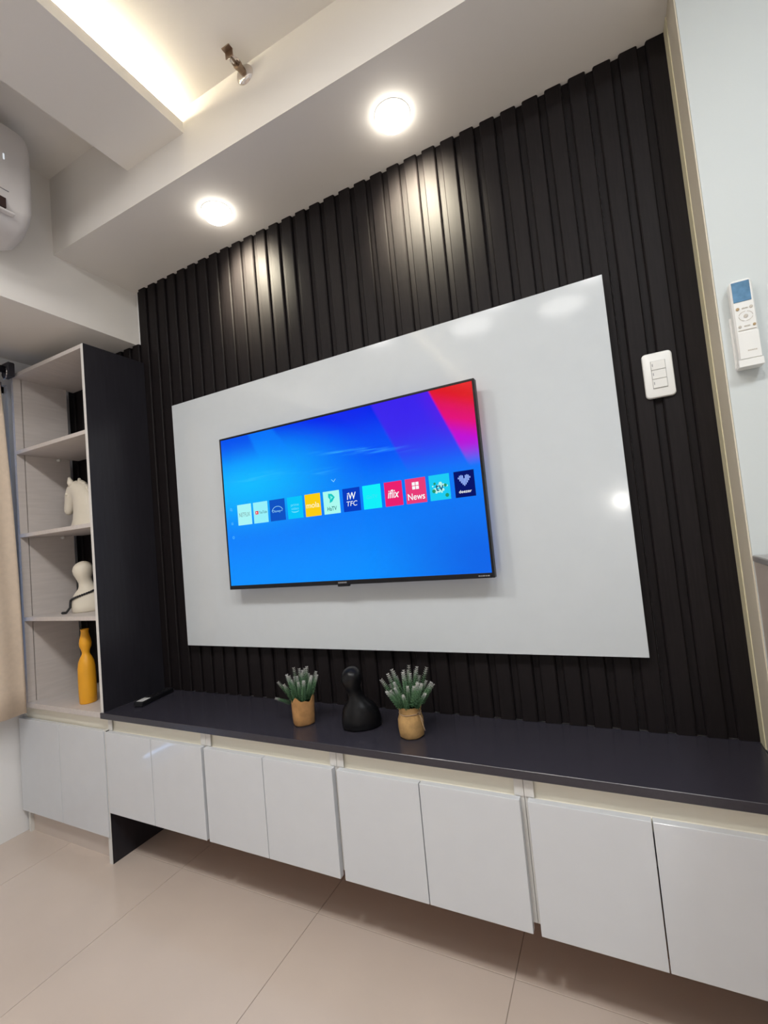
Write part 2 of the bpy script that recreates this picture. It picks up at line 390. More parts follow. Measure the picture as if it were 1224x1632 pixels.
# ------------------------------------------------------------------ cabinets
DF = CD                    # door front plane
def door(x0, x1, z0, z1, root):
    b = bm_new(); box(b, x0, x1, DF, DF + .018, z0, z1, 0.0012, 2); return obj('door', b, DOOR, root)
ZT = ZC - 0.0215           # underside of worktop
def wall_cabinet(x0, xm, x1, label, L, Rt):
    t = thing('wall_cabinet', label, 'cabinet', ((x0 + x1) / 2, -0.14, 0.193), 'cabinets hung in a row under the worktop')
    door(x0 + .0005, xm - .0012, 0.1929, 0.4922, t); door(xm + .0012, x1 - .0005, 0.1929, 0.4922, t)
    yb, yf, p = -0.0005, DF + .0195, 0.015
    b = bm_new(); box(b, L, L + p, yf, yb, 0.205, ZT - .0003); obj('side_board', b, CARC, t)
    b = bm_new(); box(b, Rt - p, Rt, yf, yb, 0.205, ZT - .0003); obj('side_board', b, CARC, t)
    b = bm_new(); box(b, L + p, Rt - p, yf + .001, yb, 0.205, 0.220); o = obj('bottom_board', b, SHADEB, t); o['label'] = 'underside board, brown put in to warm the floor shade'  # underside brown put in for warm bounce into the floor shade
    b = bm_new(); prism(b, [(yf + .006, ZT - .0003), (yf + .006, 0.490), (yf + .003, 0.486), (yf + .003, 0.460), (yf + .036, 0.460), (yf + .036, ZT - .0003)],
                        lambda q: Vector((L + p, q[0], q[1])), lambda q: Vector((Rt - p, q[0], q[1]))); obj('finger_rail', b, RAIL, t)
    b = bm_new(); box(b, L, L + .022, DF + .017, yf, 0.4935, ZT - .0003); obj('rail_end', b, CARC, t)
    b = bm_new(); box(b, Rt - .022, Rt, DF + .017, yf, 0.4935, ZT - .0003); obj('rail_end', b, CARC, t)
    return t
wall_cabinet(-1.2480, -0.9916, -0.7389, 'glossy white two door hanging cabinet directly right of the floor standing cabinet', -1.2535, -0.7337)
wall_cabinet(-0.7273, -0.4770, -0.2214, 'glossy white two door hanging cabinet below the left burlap plant pot', -0.7325, -0.2147)
wall_cabinet(-0.2067, 0.0440, 0.2985, 'glossy white two door hanging cabinet below the right burlap plant pot', -0.2135, 0.3064)
wall_cabinet(0.3154, 0.5673, 0.8195, 'glossy white two door hanging cabinet nearest the right edge', 0.3076, 0.8240)

# floor standing cabinet under the bookshelf
BX0, BX1 = -1.8575, -1.2542
t = thing('base_cabinet', 'glossy white floor standing two door cabinet under the bookshelf', 'cabinet', ((BX0 + BX1) / 2, -0.14, 0))
for x0, x1 in ((BX0, -1.5600), (-1.5576, -1.2600)):
    b = bm_new(); box(b, x0, x1, DF, DF + .018, 0.0991, 0.4922, 0.0012, 2); obj('door', b, DOOR, t)
yf = DF + .0195
b = bm_new(); box(b, BX0 + .003, BX0 + .018, yf, -0.001, 0.0, ZT - .0003); obj('side_board', b, CARC, t)
b = bm_new(); box(b, BX1 - .020, BX1 - .0012, DF + .006, -0.001, 0.0, 0.4925); obj('side_board', b, CARC, t)
b = bm_new(); box(b, BX1 - .0011, BX1, DF + .0075, -0.001, 0.0, 0.4925); o = obj('side_veneer', b, CHAR, t); o['label'] = 'charcoal outer face of the side board'
b = bm_new(); box(b, BX0 + .018, BX1 - .020, yf + .001, -0.001, 0.099, 0.114); obj('bottom_board', b, CARC, t)
b = bm_new(); box(b, BX0 + .018, BX1 - .020, -0.245, -0.230, 0.0, 0.099); obj('plinth', b, PLIN, t)
b = bm_new(); box(b, BX0 + .018, BX1 - .0012, yf + .006, yf + .036, 0.460, ZT - .0003); obj('finger_rail', b, RAIL, t)

# worktop with a small nib in front of the bookshelf side
b = bm_new()
pts = [(-1.2575, 0.007), (-1.2575, -0.2722), (-1.2740, -0.2722), (-1.2740, CD), (XC - .0055, CD), (XC - .0055, 0.007)]
prism(b, pts, lambda p: Vector((p[0], p[1], ZT)), lambda p: Vector((p[0], p[1], ZC)))
bmesh.ops.bevel(b, geom=[e for e in b.edges], offset=0.0012, segments=1, affect='EDGES')
wt = obj('worktop', b, TOPM, loc=(0, 0, 0)); tag(wt, 'long charcoal grey worktop lying on the hanging white cabinets', 'worktop')

# ------------------------------------------------------------------ bookshelf
SX0, SX1, SY, SZ = -1.784, -1.2585, -0.272, 2.0237
t = thing('bookshelf', 'tall open bookshelf with charcoal side standing on the white base cabinet', 'bookshelf', ((SX0 + SX1) / 2, -0.14, ZT))
BT = 0.0165
b = bm_new(); box(b, SX1 - .0165, SX1 - .0011, SY, -0.002, ZC - .0005, SZ, .0006); obj('side_board', b, EDGEW, t)
b = bm_new(); box(b, SX1 - .001, SX1, SY + .0008, -0.002, ZC + .0005, SZ); o = obj('side_veneer', b, CHAR, t); o['label'] = 'charcoal outer face of the right side'
b = bm_new(); box(b, SX0 - .017, SX0, SY, -0.2415, ZC - .0005, SZ - BT); obj('side_board', b, SHELFW, t)
b = bm_new(); box(b, SX0 - .017, SX0, -0.2375, -0.046, ZC - .0005, SZ - BT); obj('side_board', b, SHELFW, t)
b = bm_new(); box(b, SX0 - .016, SX0 - .012, -0.2415, -0.2375, ZC, SZ - BT); obj('side_groove', b, VENT, t)
b = bm_new(); box(b, SX0 - .017, SX1 - .0166, SY, -0.002, SZ - BT, SZ, .0006); obj('top_board', b, SHELFW, t)
b = bm_new(); box(b, SX0 - .017, SX1 - .0011, SY, -0.002, ZT + .0002, ZC - .0006, .0006); obj('bottom_board', b, SHELFW, t)
shelf_z = (1.6715, 1.2972, 0.9300)
for z in shelf_z:
    b = bm_new(); box(b, SX0 + .0003, SX1 - .0168, SY, -0.004, z - BT, z, .0006); o = obj('shelf', b, SHELFW, t)
    for yy in (-0.10,):
        b = bm_new(); lathe(b, [(0.007, 0), (0.007, 0.010), (0.004, 0.012)], (SX0, yy, z - BT - .007), 12, 'x'); obj('shelf_peg', b, WPLA, t)

# ------------------------------------------------------------------ white back panel and television
b = bm_new(); box(b, -1.0631, 0.6102, -0.030, -0.0003, 0.7616, 1.7764, 0.0008)
bp_ = obj('backing_panel', b, PANEL, loc=(-0.2265, -0.0003, 0.7616)); tag(bp_, 'glossy white rectangular wall panel behind the television', 'wall panel')

TX0, TX1, TZ0, TZ1, TY = -0.748, 0.252, 0.989, 1.564, -0.087
t = thing('television', 'flat television with a bright blue app menu on the white panel', 'television', (-0.248, -0.058, 1.27))
b = bm_new()
fw = 0.007
box(b, TX0, TX0 + fw, TY, TY + .024, TZ0, TZ1, .001); box(b, TX1 - fw, TX1, TY, TY + .024, TZ0, TZ1, .001)
box(b, TX0 + fw, TX1 - fw, TY, TY + .024, TZ1 - fw, TZ1, .001); box(b, TX0 + fw, TX1 - fw, TY, TY + .024, TZ0, TZ0 + .0145, .001)
obj('bezel', b, BLK, t)
b = bm_new(); box(b, TX0 + .02, TX1 - .02, TY + .018, TY + .036, TZ0 + .02, TZ1 - .02, .006, 2); obj('back_shell', b, BLK, t)
b = bm_new(); box(b, -0.42, -0.08, TY + .036, -0.0303, 1.16, 1.42); obj('wall_bracket', b, BLK, t)
b = bm_new(); box(b, -0.270, -0.226, TY - .001, TY + .012, TZ0 - .006, TZ0 + .003, .002); obj('sensor_tab', b, BLK, t)
b = bm_new()
xx = -0.266
for wd in (.003, .004, .003, .005, .003, .004, .003): box(b, xx, xx + wd, TY - .0008, TY, TZ0 + .0048, TZ0 + .0092); xx += wd + .0012
obj('bezel_mark', b, GREYT, t)
b = bm_new()
xx = 0.206
for wd in (.006, .003, .007, .004, .006): box(b, xx, xx + wd, TY - .0008, TY, TZ0 + .0052, TZ0 + .0082); xx += wd + .0016
obj('bezel_mark', b, GREYT, t)

# screen with a procedural picture
def screen_mat():
    m = bpy.data.materials.new('screen_picture'); m.use_nodes = True
    nt = m.node_tree; nt.nodes.clear(); N = nt.nodes.new; L = nt.links.new
    out = N('ShaderNodeOutputMaterial'); em = N('ShaderNodeEmission')
    gl = N('ShaderNodeBsdfGlossy'); gl.inputs['Roughness'].default_value = 0.12; gl.inputs['Color'].default_value = (.012, .012, .012, 1)
    ad = N('ShaderNodeAddShader'); L(em.outputs[0], ad.inputs[0]); L(gl.outputs[0], ad.inputs[1]); L(ad.outputs[0], out.inputs['Surface'])
    uv = N('ShaderNodeUVMap'); sp = N('ShaderNodeSeparateXYZ'); L(uv.outputs[0], sp.inputs[0]); U, V = sp.outputs[0], sp.outputs[1]
    def math_(op, a, b=None, c=None):
        n = N('ShaderNodeMath'); n.operation = op
        for i, q in enumerate((a, b, c)):
            if q is None: continue
            if isinstance(q, (int, float)): n.inputs[i].default_value = q
            else: L(q, n.inputs[i])
        return n.outputs[0]
    def lin(a, b, c): return math_('ADD', math_('MULTIPLY_ADD', U, a, c), math_('MULTIPLY', V, b))   # aU+bV+c
    def step(x, lo, hi):
        n = N('ShaderNodeMapRange'); n.interpolation_type = 'SMOOTHSTEP'; L(x, n.inputs[0]); n.inputs[1].default_value = lo; n.inputs[2].default_value = hi
        return n.outputs[0]
    def mix(f, a, b):
        n = N('ShaderNodeMix'); n.data_type = 'RGBA'; L(f, n.inputs[0])
        for i, q in ((6, a), (7, b)):
            if isinstance(q, tuple): n.inputs[i].default_value = (*q, 1)
            else: L(q, n.inputs[i])
        return n.outputs[2]
    def blob(cu, cv, ru, rv):
        a = math_('MULTIPLY', math_('SUBTRACT', U, cu), 1 / ru); b = math_('MULTIPLY', math_('SUBTRACT', V, cv), 1 / rv)
        d = math_('SQRT', math_('ADD', math_('MULTIPLY', a, a), math_('MULTIPLY', b, b)))
        return math_('SUBTRACT', 1.0, step(d, 0.0, 1.0))
    c = mix(step(V, 0.0, 0.45), srgb(0, 142, 255), srgb(0, 122, 250))                # lower field
    c = mix(math_('MULTIPLY', step(U, 0.55, 1.0), step(math_('SUBTRACT', 0.6, V), 0, .5)), c, srgb(0, 100, 232))
    c = mix(step(V, 0.5, 0.74), c, srgb(0, 84, 248))
    c = mix(math_('MULTIPLY', step(V, 0.72, 1.0), 0.95), c, srgb(0, 30, 236))        # deep blue at the top
    c = mix(blob(0.12, 0.68, 0.58, 0.42), c, srgb(0, 186, 255))                     # cyan cloud at the left
    c = mix(math_('MULTIPLY', step(lin(-1, -0.45, 0.715), 0, 0.02), math_('MULTIPLY', step(V, .62, 1.0), .55)), c, srgb(0, 130, 255))
    c = mix(math_('MULTIPLY', step(lin(-1, -0.25, 0.40), 0, 0.02), math_('MULTIPLY', step(V, .8, 1.0), .8)), c, srgb(0, 70, 235))
    c = mix(math_('MULTIPLY', step(lin(1, 0.26, -0.92), -.004, 0.012), math_('MULTIPLY', step(V, .52, .85), .9)), c, srgb(62, 34, 236))   # purple beam
    c = mix(math_('MULTIPLY', step(lin(1, 0.26, -1.06), -.004, .10), math_('MULTIPLY', step(V, .62, .9), .8)), c, srgb(96, 20, 226))
    k1 = step(lin(1, 0.235, -1.098), -.003, 0.008)
    c = mix(math_('MULTIPLY', k1, step(V, .55, .72)), c, srgb(190, 6, 214))          # magenta corner
    c = mix(math_('MULTIPLY', k1, step(lin(.6, 1, -1.28), 0, .12)), c, srgb(226, 8, 120))
    c = mix(math_('MULTIPLY', k1, step(lin(.7, 1, -1.47), 0, .16)), c, srgb(222, 22, 34))
    # thin bright wisps of cloud
    mp = N('ShaderNodeMapping'); L(uv.outputs[0], mp.inputs[0]); mp.inputs['Scale'].default_value = (5, 40, 1); mp.inputs['Rotation'].default_value = (0, 0, -.1)
    nz = N('ShaderNodeTexNoise'); nz.inputs['Scale'].default_value = 1.6; nz.inputs['Detail'].default_value = 6; L(mp.outputs[0], nz.inputs['Vector'])
    l1 = math_('ABSOLUTE', lin(0.225, 1, -0.885))
    band = math_('MULTIPLY', math_('SUBTRACT', 1.0, step(l1, 0.0, 0.03)), blob(0.60, .745, .26, .3))
    band2 = math_('MULTIPLY', blob(.45, .665, .10, .035), 0.8)
    band3 = math_('MULTIPLY', blob(.18, .70, .24, .05), 0.5)
    wisp = math_('MULTIPLY', math_('ADD', math_('ADD', band, band2), band3), step(nz.outputs[0], .42, .72))
    c = mix(math_('MULTIPLY', wisp, 0.75), c, srgb(70, 200, 255))
    L(c, em.inputs['Color']); em.inputs['Strength'].default_value = 1.0
    return m
SX_0, SX_1, SZ_0, SZ_1 = TX0 + fw, TX1 - fw, TZ0 + .0145, TZ1 - fw
b = bm_new()
box(b, SX_0, SX_1, TY + .001, TY + .018, SZ_0, SZ_1)
uvl = b.loops.layers.uv.new('UVMap')
for f in b.faces:
    for l in f.loops: l[uvl].uv = ((l.vert.co.x - SX_0) / (SX_1 - SX_0), (l.vert.co.z - SZ_0) / (SZ_1 - SZ_0))
scr = obj('screen', b, screen_mat(), t)

FY = TY + .0006            # plane of the flat print on the glass
def flat(b, pts, y=FY):
    b.faces.new([b.verts.new((p[0], y, p[1])) for p in pts]); return b
def rect(b, x0, x1, z0, z1, y=FY): return flat(b, [(x0, z0), (x1, z0), (x1, z1), (x0, z1)], y)
EM = {}
def ecol(r, g, bl):
    k = (r, g, bl)
    if k not in EM: EM[k] = emat('screen_ink', srgb(r, g, bl), 1.0)
    return EM[k]
def text_mesh(body, x, z, width, height, y, m, parent, shear=0.0, bold=0.0, name='lettering'):
    """flat lettering facing the camera (-y), centred at x, z and fitted to width x height"""
    cu = bpy.data.curves.new('lettering_curve', 'FONT'); cu.body = body; cu.align_x = 'CENTER'; cu.align_y = 'CENTER'; cu.size = 1.0; cu.shear = shear; cu.offset = bold
    tmp = bpy.data.objects.new('lettering_tmp', cu); COL.objects.link(tmp)
    dg = bpy.context.evaluated_depsgraph_get(); dg.update()
    me = bpy.data.meshes.new_from_object(tmp.evaluated_get(dg))
    bpy.data.objects.remove(tmp); bpy.data.curves.remove(cu)
    xs = [v.co.x for v in me.vertices]; ys = [v.co.y for v in me.vertices]
    sx_ = width / (max(xs) - min(xs)); sy_ = height / (max(ys) - min(ys)); cx = (max(xs) + min(xs)) / 2; cy = (max(ys) + min(ys)) / 2
    base = Vector(WL[parent.name])
    for v in me.vertices: v.co = Vector((x + (v.co.x - cx) * sx_, y, z + (v.co.y - cy) * sy_)) - base
    me.name = name; me.materials.clear(); me.materials.append(m)
    o = bpy.data.objects.new(name, me); COL.objects.link(o); o.parent = parent; WL[o.name] = tuple(base)
    return o
F1, F2 = FY, FY - .0003
WHITE = ecol(246, 252, 255)
tiles = [(-.682, -.615, (170, 246, 246)), (-.605, -.538, (150, 240, 250)), (-.528, -.460, (18, 84, 196)), (-.449, -.384, (10, 196, 250)),
         (-.373, -.309, (250, 206, 20)), (-.297, -.233, (170, 250, 240)), (-.220, -.155, (10, 60, 190)), (-.1445, -.079, (20, 240, 250)),
         (-.066, -.005, (236, 34, 112)), (.0065, .0735, (232, 62, 122)), (.0845, .149, (30, 204, 244)), (.163, .2235, (10, 22, 104))]
for x0, x1, c in tiles:
    b = bm_new(); box(b, x0, x1, F1, TY + .0012, 1.2255, 1.3020); obj('app_tile', b, ecol(*c), scr)
zc = 1.264
text_mesh('NETFLIX', -.6485, zc, .052, .015, F2, ecol(120, 150, 150), scr)
b = bm_new(); rect(b, -.596, -.582, 1.258, 1.270, F2); obj('tile_icon', b, ecol(236, 40, 60), scr)
b = bm_new(); flat(b, [(-.5915, 1.2605), (-.5865, 1.264), (-.5915, 1.2675)], F2 - .0002); obj('tile_icon', b, WHITE, scr)
text_mesh('YouTube', -.5605, zc, .037, .010, F2, ecol(40, 90, 96), scr)
b = bm_new()                                                                     # pale arc over a line of script
arc = lambda r: [(-.494 + r * math.cos(a), 1.257 + r * .8 * math.sin(a)) for a in [math.radians(20 + 150 * i / 14) for i in range(15)]]
o_, i_ = arc(.026), arc(.0238)
for i in range(14): flat(b, [o_[i], o_[i + 1], i_[i + 1], i_[i]], F2)
obj('tile_icon', b, ecol(150, 220, 255), scr)
text_mesh('Disney+', -.494, 1.259, .046, .011, F2, ecol(150, 220, 255), scr, .2)
text_mesh('prime\nvideo', -.4165, 1.267, .034, .022, F2, ecol(110, 224, 255), scr)
b = bm_new(); o_ = [(-.4165 + .016 * math.cos(a), 1.252 + .006 * math.sin(a)) for a in [pi + pi * i / 8 for i in range(9)]]; i_ = [(-.4165 + .016 * math.cos(a), 1.2535 + .004 * math.sin(a)) for a in [pi + pi * i / 8 for i in range(9)]]
for i in range(8): flat(b, [o_[i], o_[i + 1], i_[i + 1], i_[i]], F2)
obj('tile_icon', b, ecol(110, 224, 255), scr)
text_mesh('mola', -.341, zc, .054, .019, F2, ecol(255, 244, 190), scr, 0, .012)
b = bm_new(); flat(b, [(-.276, 1.294), (-.262, 1.292), (-.251, 1.280), (-.262, 1.266), (-.273, 1.262), (-.271, 1.274), (-.277, 1.282)], F2); obj('tile_icon', b, ecol(20, 200, 196), scr)
b = bm_new(); flat(b, [(-.268, 1.287), (-.258, 1.280), (-.268, 1.273)], F2 - .0002); obj('tile_icon', b, ecol(120, 240, 230), scr)
text_mesh('HaTV', -.265, 1.243, .037, .014, F2, ecol(20, 110, 110), scr, 0, .01)
text_mesh('iW', -.187, 1.276, .034, .023, F2, WHITE, scr, .1, .012)
text_mesh('TFC', -.187, 1.251, .040, .016, F2, WHITE, scr, .15, .0)
text_mesh('GoTV', -.112, zc, .040, .012, F2, ecol(60, 225, 245), scr)
text_mesh('iflix', -.036, zc, .040, .026, F2, WHITE, scr, .25, .012)
text_mesh('News', .040, 1.246, .056, .020, F2, WHITE, scr, 0, .012)
b = bm_new()
for q in ((.029, .039, 1.280, 1.290), (.041, .051, 1.280, 1.290), (.029, .039, 1.268, 1.278), (.041, .051, 1.268, 1.278)): rect(b, *q, F2)
obj('tile_icon', b, WHITE, scr)
b = bm_new()
for i in range(22):
    a = random.random() * 2 * pi; r = random.random() ** .5; cx = .1165 + .026 * r * math.cos(a); cz = 1.262 + .016 * r * math.sin(a); s = .002 + .004 * random.random()
    flat(b, [(cx + s * math.cos(k_ * pi / 3), cz + s * math.sin(k_ * pi / 3)) for k_ in range(6)], F2)
obj('tile_icon', b, ecol(190, 246, 236), scr)
for cx, cz, s in ((.098, 1.254, .006), (.135, 1.268, .005), (.138, 1.238, .006), (.102, 1.276, .004)):
    b = bm_new(); flat(b, [(cx + s * math.cos(k_ * pi / 4), cz + s * math.sin(k_ * pi / 4)) for k_ in range(8)], F2 - .0002)
    obj('tile_icon', b, ecol(40, 150, 110), scr)
text_mesh('tv', .1165, 1.263, .026, .020, F2 - .0004, ecol(16, 90, 130), scr, 0, .012)
b = bm_new()                                                                     # heart made of upright bars
for i in range(9):
    s = (i - 4) / 4.0; x = .1935 + s * .017
    top = 1.290 - .006 * (abs(abs(s) - .5) / .5) ** 2 - (.004 if i == 4 else 0); bot = 1.258 + .021 * abs(s) ** 1.3
    rect(b, x - .0016, x + .0016, bot, top, F2)
obj('tile_icon', b, ecol(150, 180, 255), scr)
text_mesh('deezer', .1935, 1.242, .038, .009, F2, WHITE, scr, 0, .012)
b = bm_new()                                                                     # chevron and side icons
flat(b, [(-.2585, 1.3385), (-.2505, 1.3300), (-.2505, 1.3325), (-.2585, 1.3410)], F1); flat(b, [(-.2505, 1.3300), (-.2425, 1.3385), (-.2425, 1.3410), (-.2505, 1.3325)], F1)
obj('menu_icon', b, ecol(150, 226, 255), scr)
b = bm_new()
def ringf(cx, cz, r, wd, y=F1):
    for k_ in range(12):
        a, c_ = k_ * pi / 6, (k_ + 1) * pi / 6
        flat(b, [(cx + r * math.cos(a), cz + r * math.sin(a)), (cx + r * math.cos(c_), cz + r * math.sin(c_)), (cx + (r - wd) * math.cos(c_), cz + (r - wd) * math.sin(c_)), (cx + (r - wd) * math.cos(a), cz + (r - wd) * math.sin(a))], y)
ringf(-.7135, 1.289, .005, .0014); flat(b, [(-.7105, 1.2855), (-.7075, 1.2825), (-.7065, 1.2835), (-.7095, 1.2865)], F1)
obj('menu_icon', b, ecol(110, 200, 250), scr)
b = bm_new()
for dx in (-.0045, .001):
    for dz in (-.0045, .001): rect(b, -.712 + dx, -.712 + dx + .004, 1.235 + dz, 1.235 + dz + .004)
obj('menu_icon', b, ecol(80, 180, 250), scr)
b = bm_new(); ringf(-.711, 1.183, .0055, .0025); obj('menu_icon', b, ecol(80, 180, 250), scr)

# ------------------------------------------------------------------ light switch
t = thing('light_switch', 'white plate with three rocker switches on the dark slats', 'light switch', (0.7115, 0, 1.483))
def rrect(x0, x1, z0, z1, r, n=6):
    pts = []
    for cx, cz, a0 in ((x1 - r, z1 - r, 0), (x0 + r, z1 - r, 90), (x0 + r, z0 + r, 180), (x1 - r, z0 + r, 270)):
        for i in range(n + 1): a = math.radians(a0 + 90 * i / n); pts.append((cx + r * math.cos(a), cz + r * math.sin(a)))
    return pts
b = bm_new()
rings = []
for y, s in ((-0.0003, 0), (-0.006, 0), (-0.0088, .0015), (-0.0098, .004)):
    rings.append([Vector((p[0], y, p[1])) for p in rrect(.6775 + s, .7454 - s, 1.4242 + s, 1.5420 - s, .010)])
loft(b, rings); auto_smooth(obj('cover_plate', b, WPLA, t), 30)
b = bm_new(); box(b, .6955, .7288, -.0102, -.0095, 1.4475, 1.5195); obj('recess', b, GREYT, t)
for i in range(3):
    z0 = 1.4482 + i * .0238; b = bm_new(); box(b, .6962, .7281, -.0128, -.0100, z0, z0 + .0228, .0008); r_ = obj('rocker', b, WPLA, t)
    b = bm_new(); box(b, .6985, .7003, -.0133, -.0126, z0 + .009, z0 + .016); obj('indicator', b, GREYT, r_)

# ------------------------------------------------------------------ air conditioner remote in its holder on the column
hx0, hx1 = .8440, .8840
t = thing('remote_holder', 'white plastic cradle on the right column holding the remote', 'holder', (.864, YC, 1.43))
b = bm_new(); box(b, hx0 - .003, hx1 + .001, YC - .0045, YC - .0002, 1.424, 1.540, .001); obj('back_plate', b, WPLA, t)
b = bm_new(); box(b, hx0 - .003, hx1 + .001, YC - .030, YC - .0045, 1.420, 1.428, .0015); box(b, hx0 - .003, hx1 + .001, YC - .033, YC - .029, 1.420, 1.436, .001); obj('lip', b, WPLA, t)
t = thing('air_conditioner_remote', 'white remote with a blue display in the holder on the column', 'remote control', (.864, YC - .016, 1.4285))
ry = YC - .0285
b = bm_new(); rings = []
for y, s in ((YC - .0052, .003), (YC - .008, 0), (ry + .004, 0), (ry, .003)):
    rings.append([Vector((p[0], y, p[1])) for p in rrect(hx0 + s, hx1 - s, 1.4285 + s, 1.6125 - s, .009)])
loft(b, rings); auto_smooth(obj('body', b, WPLA, t), 30)
b = bm_new(); box(b, .8472, .8785, ry - .0012, ry + .002, 1.5625, 1.6065, .0005); obj('display', b, LCD, t)
b = bm_new(); box(b, .8458, .8830, ry - .0022, ry + .001, 1.4375, 1.4960, .001); obj('cover', b, WPLA, t)
def dot(nm, x, z, r, m):
    b = bm_new(); lathe(b, [(r, 0.0005), (r, -.0012), (r * .7, -.0016)], (x, ry, z), 14, 'y'); obj(nm, b, m, t)
BUT = mat('remote_button_grey', (0.52, 0.48, 0.42), 0.5); BRN = mat('remote_button_tan', (0.40, 0.28, 0.14), 0.5)
dot('button', .8525, 1.5475, .0032, BRN); dot('button', .8760, 1.5480, .0030, BUT); dot('button', .8525, 1.5085, .0028, BUT); dot('button', .8775, 1.5085, .0028, BRN); dot('button', .8650, 1.5300, .0038, BUT)
b = bm_new()
for a0 in range(0, 360, 15):
    if a0 % 90 == 75: continue
    a, c_ = math.radians(a0), math.radians(a0 + 15)
    q = [(.865 + r * math.cos(k_), 1.530 + r * .85 * math.sin(k_)) for r, k_ in ((.0128, a), (.0128, c_), (.0116, c_), (.0116, a))]
    f = [b.verts.new((p[0], ry - .0006, p[1])) for p in q]; b.faces.new(f)
obj('button_ring', b, BUT, t)
b = bm_new()
for q in ((.8600, .8645, 1.5465, 1.5485), (.8655, .8700, 1.5465, 1.5485), (.8600, .8645, 1.5075, 1.5095), (.8655, .8700, 1.5075, 1.5095), (.849, .880, 1.4995, 1.5010)):
    b = bm_new(); box(b, q[0], q[1], ry - .0012, ry, q[2], q[3]); obj('small_print', b, BUT, t)
xx = .8600
for wd in (.003, .0025, .003, .002, .003):
    b = bm_new(); box(b, xx, xx + wd, ry - .0026, ry - .0020, 1.4530, 1.4555); xx += wd + .0006; obj('cover_mark', b, BUT, t)

# ------------------------------------------------------------------ ornaments
CAMP = Vector((0.5554, -1.3765))
def bust(name, label, c, s, m, cat, twist=0.0, smooth_lv=1):
    d = Vector((c[0], c[1])) - CAMP; d.normalize()
    ca, sa = math.cos(twist), math.sin(twist)
    f = Vector((-d.x * ca + d.y * sa, -d.y * ca - d.x * sa)); wx = Vector((-f.y, f.x))
    sec = [(0, .012, .056, .040), (.004, .012, .060, .044), (.022, .012, .061, .045), (.042, .011, .057, .042), (.058, .009, .052, .039), (.070, .007, .043, .033), (.081, .004, .031, .027),
           (.092, .001, .0250, .023), (.103, -.002, .0225, .0215), (.112, -.005, .0230, .024), (.122, -.008, .0245, .028), (.136, -.009, .0300, .034), (.150, -.009, .0325, .036),
           (.163, -.008, .0300, .034), (.173, -.007, .0230, .026), (.179, -.006, .0140, .016), (.1815, -.006, .005, .006)]
    b = bm_new(); n = 28; rings = []
    for z, o_, hw, hd in sec:
        ring = []
        for i in range(n):
            a = 2 * pi * i / n
            p = wx * (o_ + hw * math.cos(a)) * s + f * (hd * math.sin(a)) * s
            ring.append(Vector((c[0] + p.x, c[1] + p.y, c[2] + z * s)))
        rings.append(ring)
    loft(b, rings)
    o = obj(name, b, m, None, True, c); tag(o, label, cat)
    return o, f, wx
EPS = 0.0004
bust('head_sculpture', 'small black faceless bust standing between the two potted plants', (-0.1985, -0.150, ZC + EPS), 1.0, BLKS, 'sculpture')
wc = (-1.545, -0.140, shelf_z[2] + EPS); ws = 1.22
ob, wf, wx = bust('head_sculpture', 'ivory faceless bust with a bead necklace on the bookshelf', wc, ws, CERA, 'sculpture')
# bead necklace lying round its neck and spilling to the shelf
t = thing('bead_necklace', 'black bead necklace round the neck of the ivory bust', 'necklace', (wc[0], wc[1], shelf_z[2]))
def on_bust(a, z):
    sec = [(.022, .012, .061, .045), (.042, .011, .057, .042), (.058, .009, .052, .039), (.070, .007, .043, .033), (.081, .004, .031, .027), (.092, .001, .0250, .023), (.103, -.002, .0225, .0215)]
    for i in range(len(sec) - 1):
        if z <= sec[i + 1][0]:
            k_ = max(0, (z - sec[i][0]) / (sec[i + 1][0] - sec[i][0])); q = [sec[i][j] + (sec[i + 1][j] - sec[i][j]) * k_ for j in range(4)]; break
    g_ = .0046
    p = wx * (q[1] + (q[2] + g_) * math.cos(a)) * ws + wf * ((q[3] + g_) * math.sin(a)) * ws
    return Vector((wc[0] + p.x, wc[1] + p.y, wc[2] + z * ws))
path = []
for i in range(26):
    k_ = i / 25; a = math.radians(-20 + 200 * k_); path.append(on_bust(a, .090 - .046 * k_ ** 1.3))
for i in range(1, 7): path.append(on_bust(math.radians(180 - 2 * i), .044 - .022 * i / 6))
last = path[-1]
for i in range(1, 10):
    k_ = i / 9; p = last + Vector((-wx.x * .0 - .030 * k_, wf.y * .0 - .016 * k_, 0)); p.z = max(shelf_z[2] + .0060, last.z - .034 * k_ * 1.2); path.append(p)
b = bm_new()
for p in path:
    r = bmesh.ops.create_icosphere(b, subdivisions=1, radius=.0056); bmesh.ops.translate(b, verts=r['verts'], vec=p)
obj('beads', b, BLKG, t, True)
b = bm_new(); tube(b, path, .0009, 5); obj('strand', b, BLKG, t)

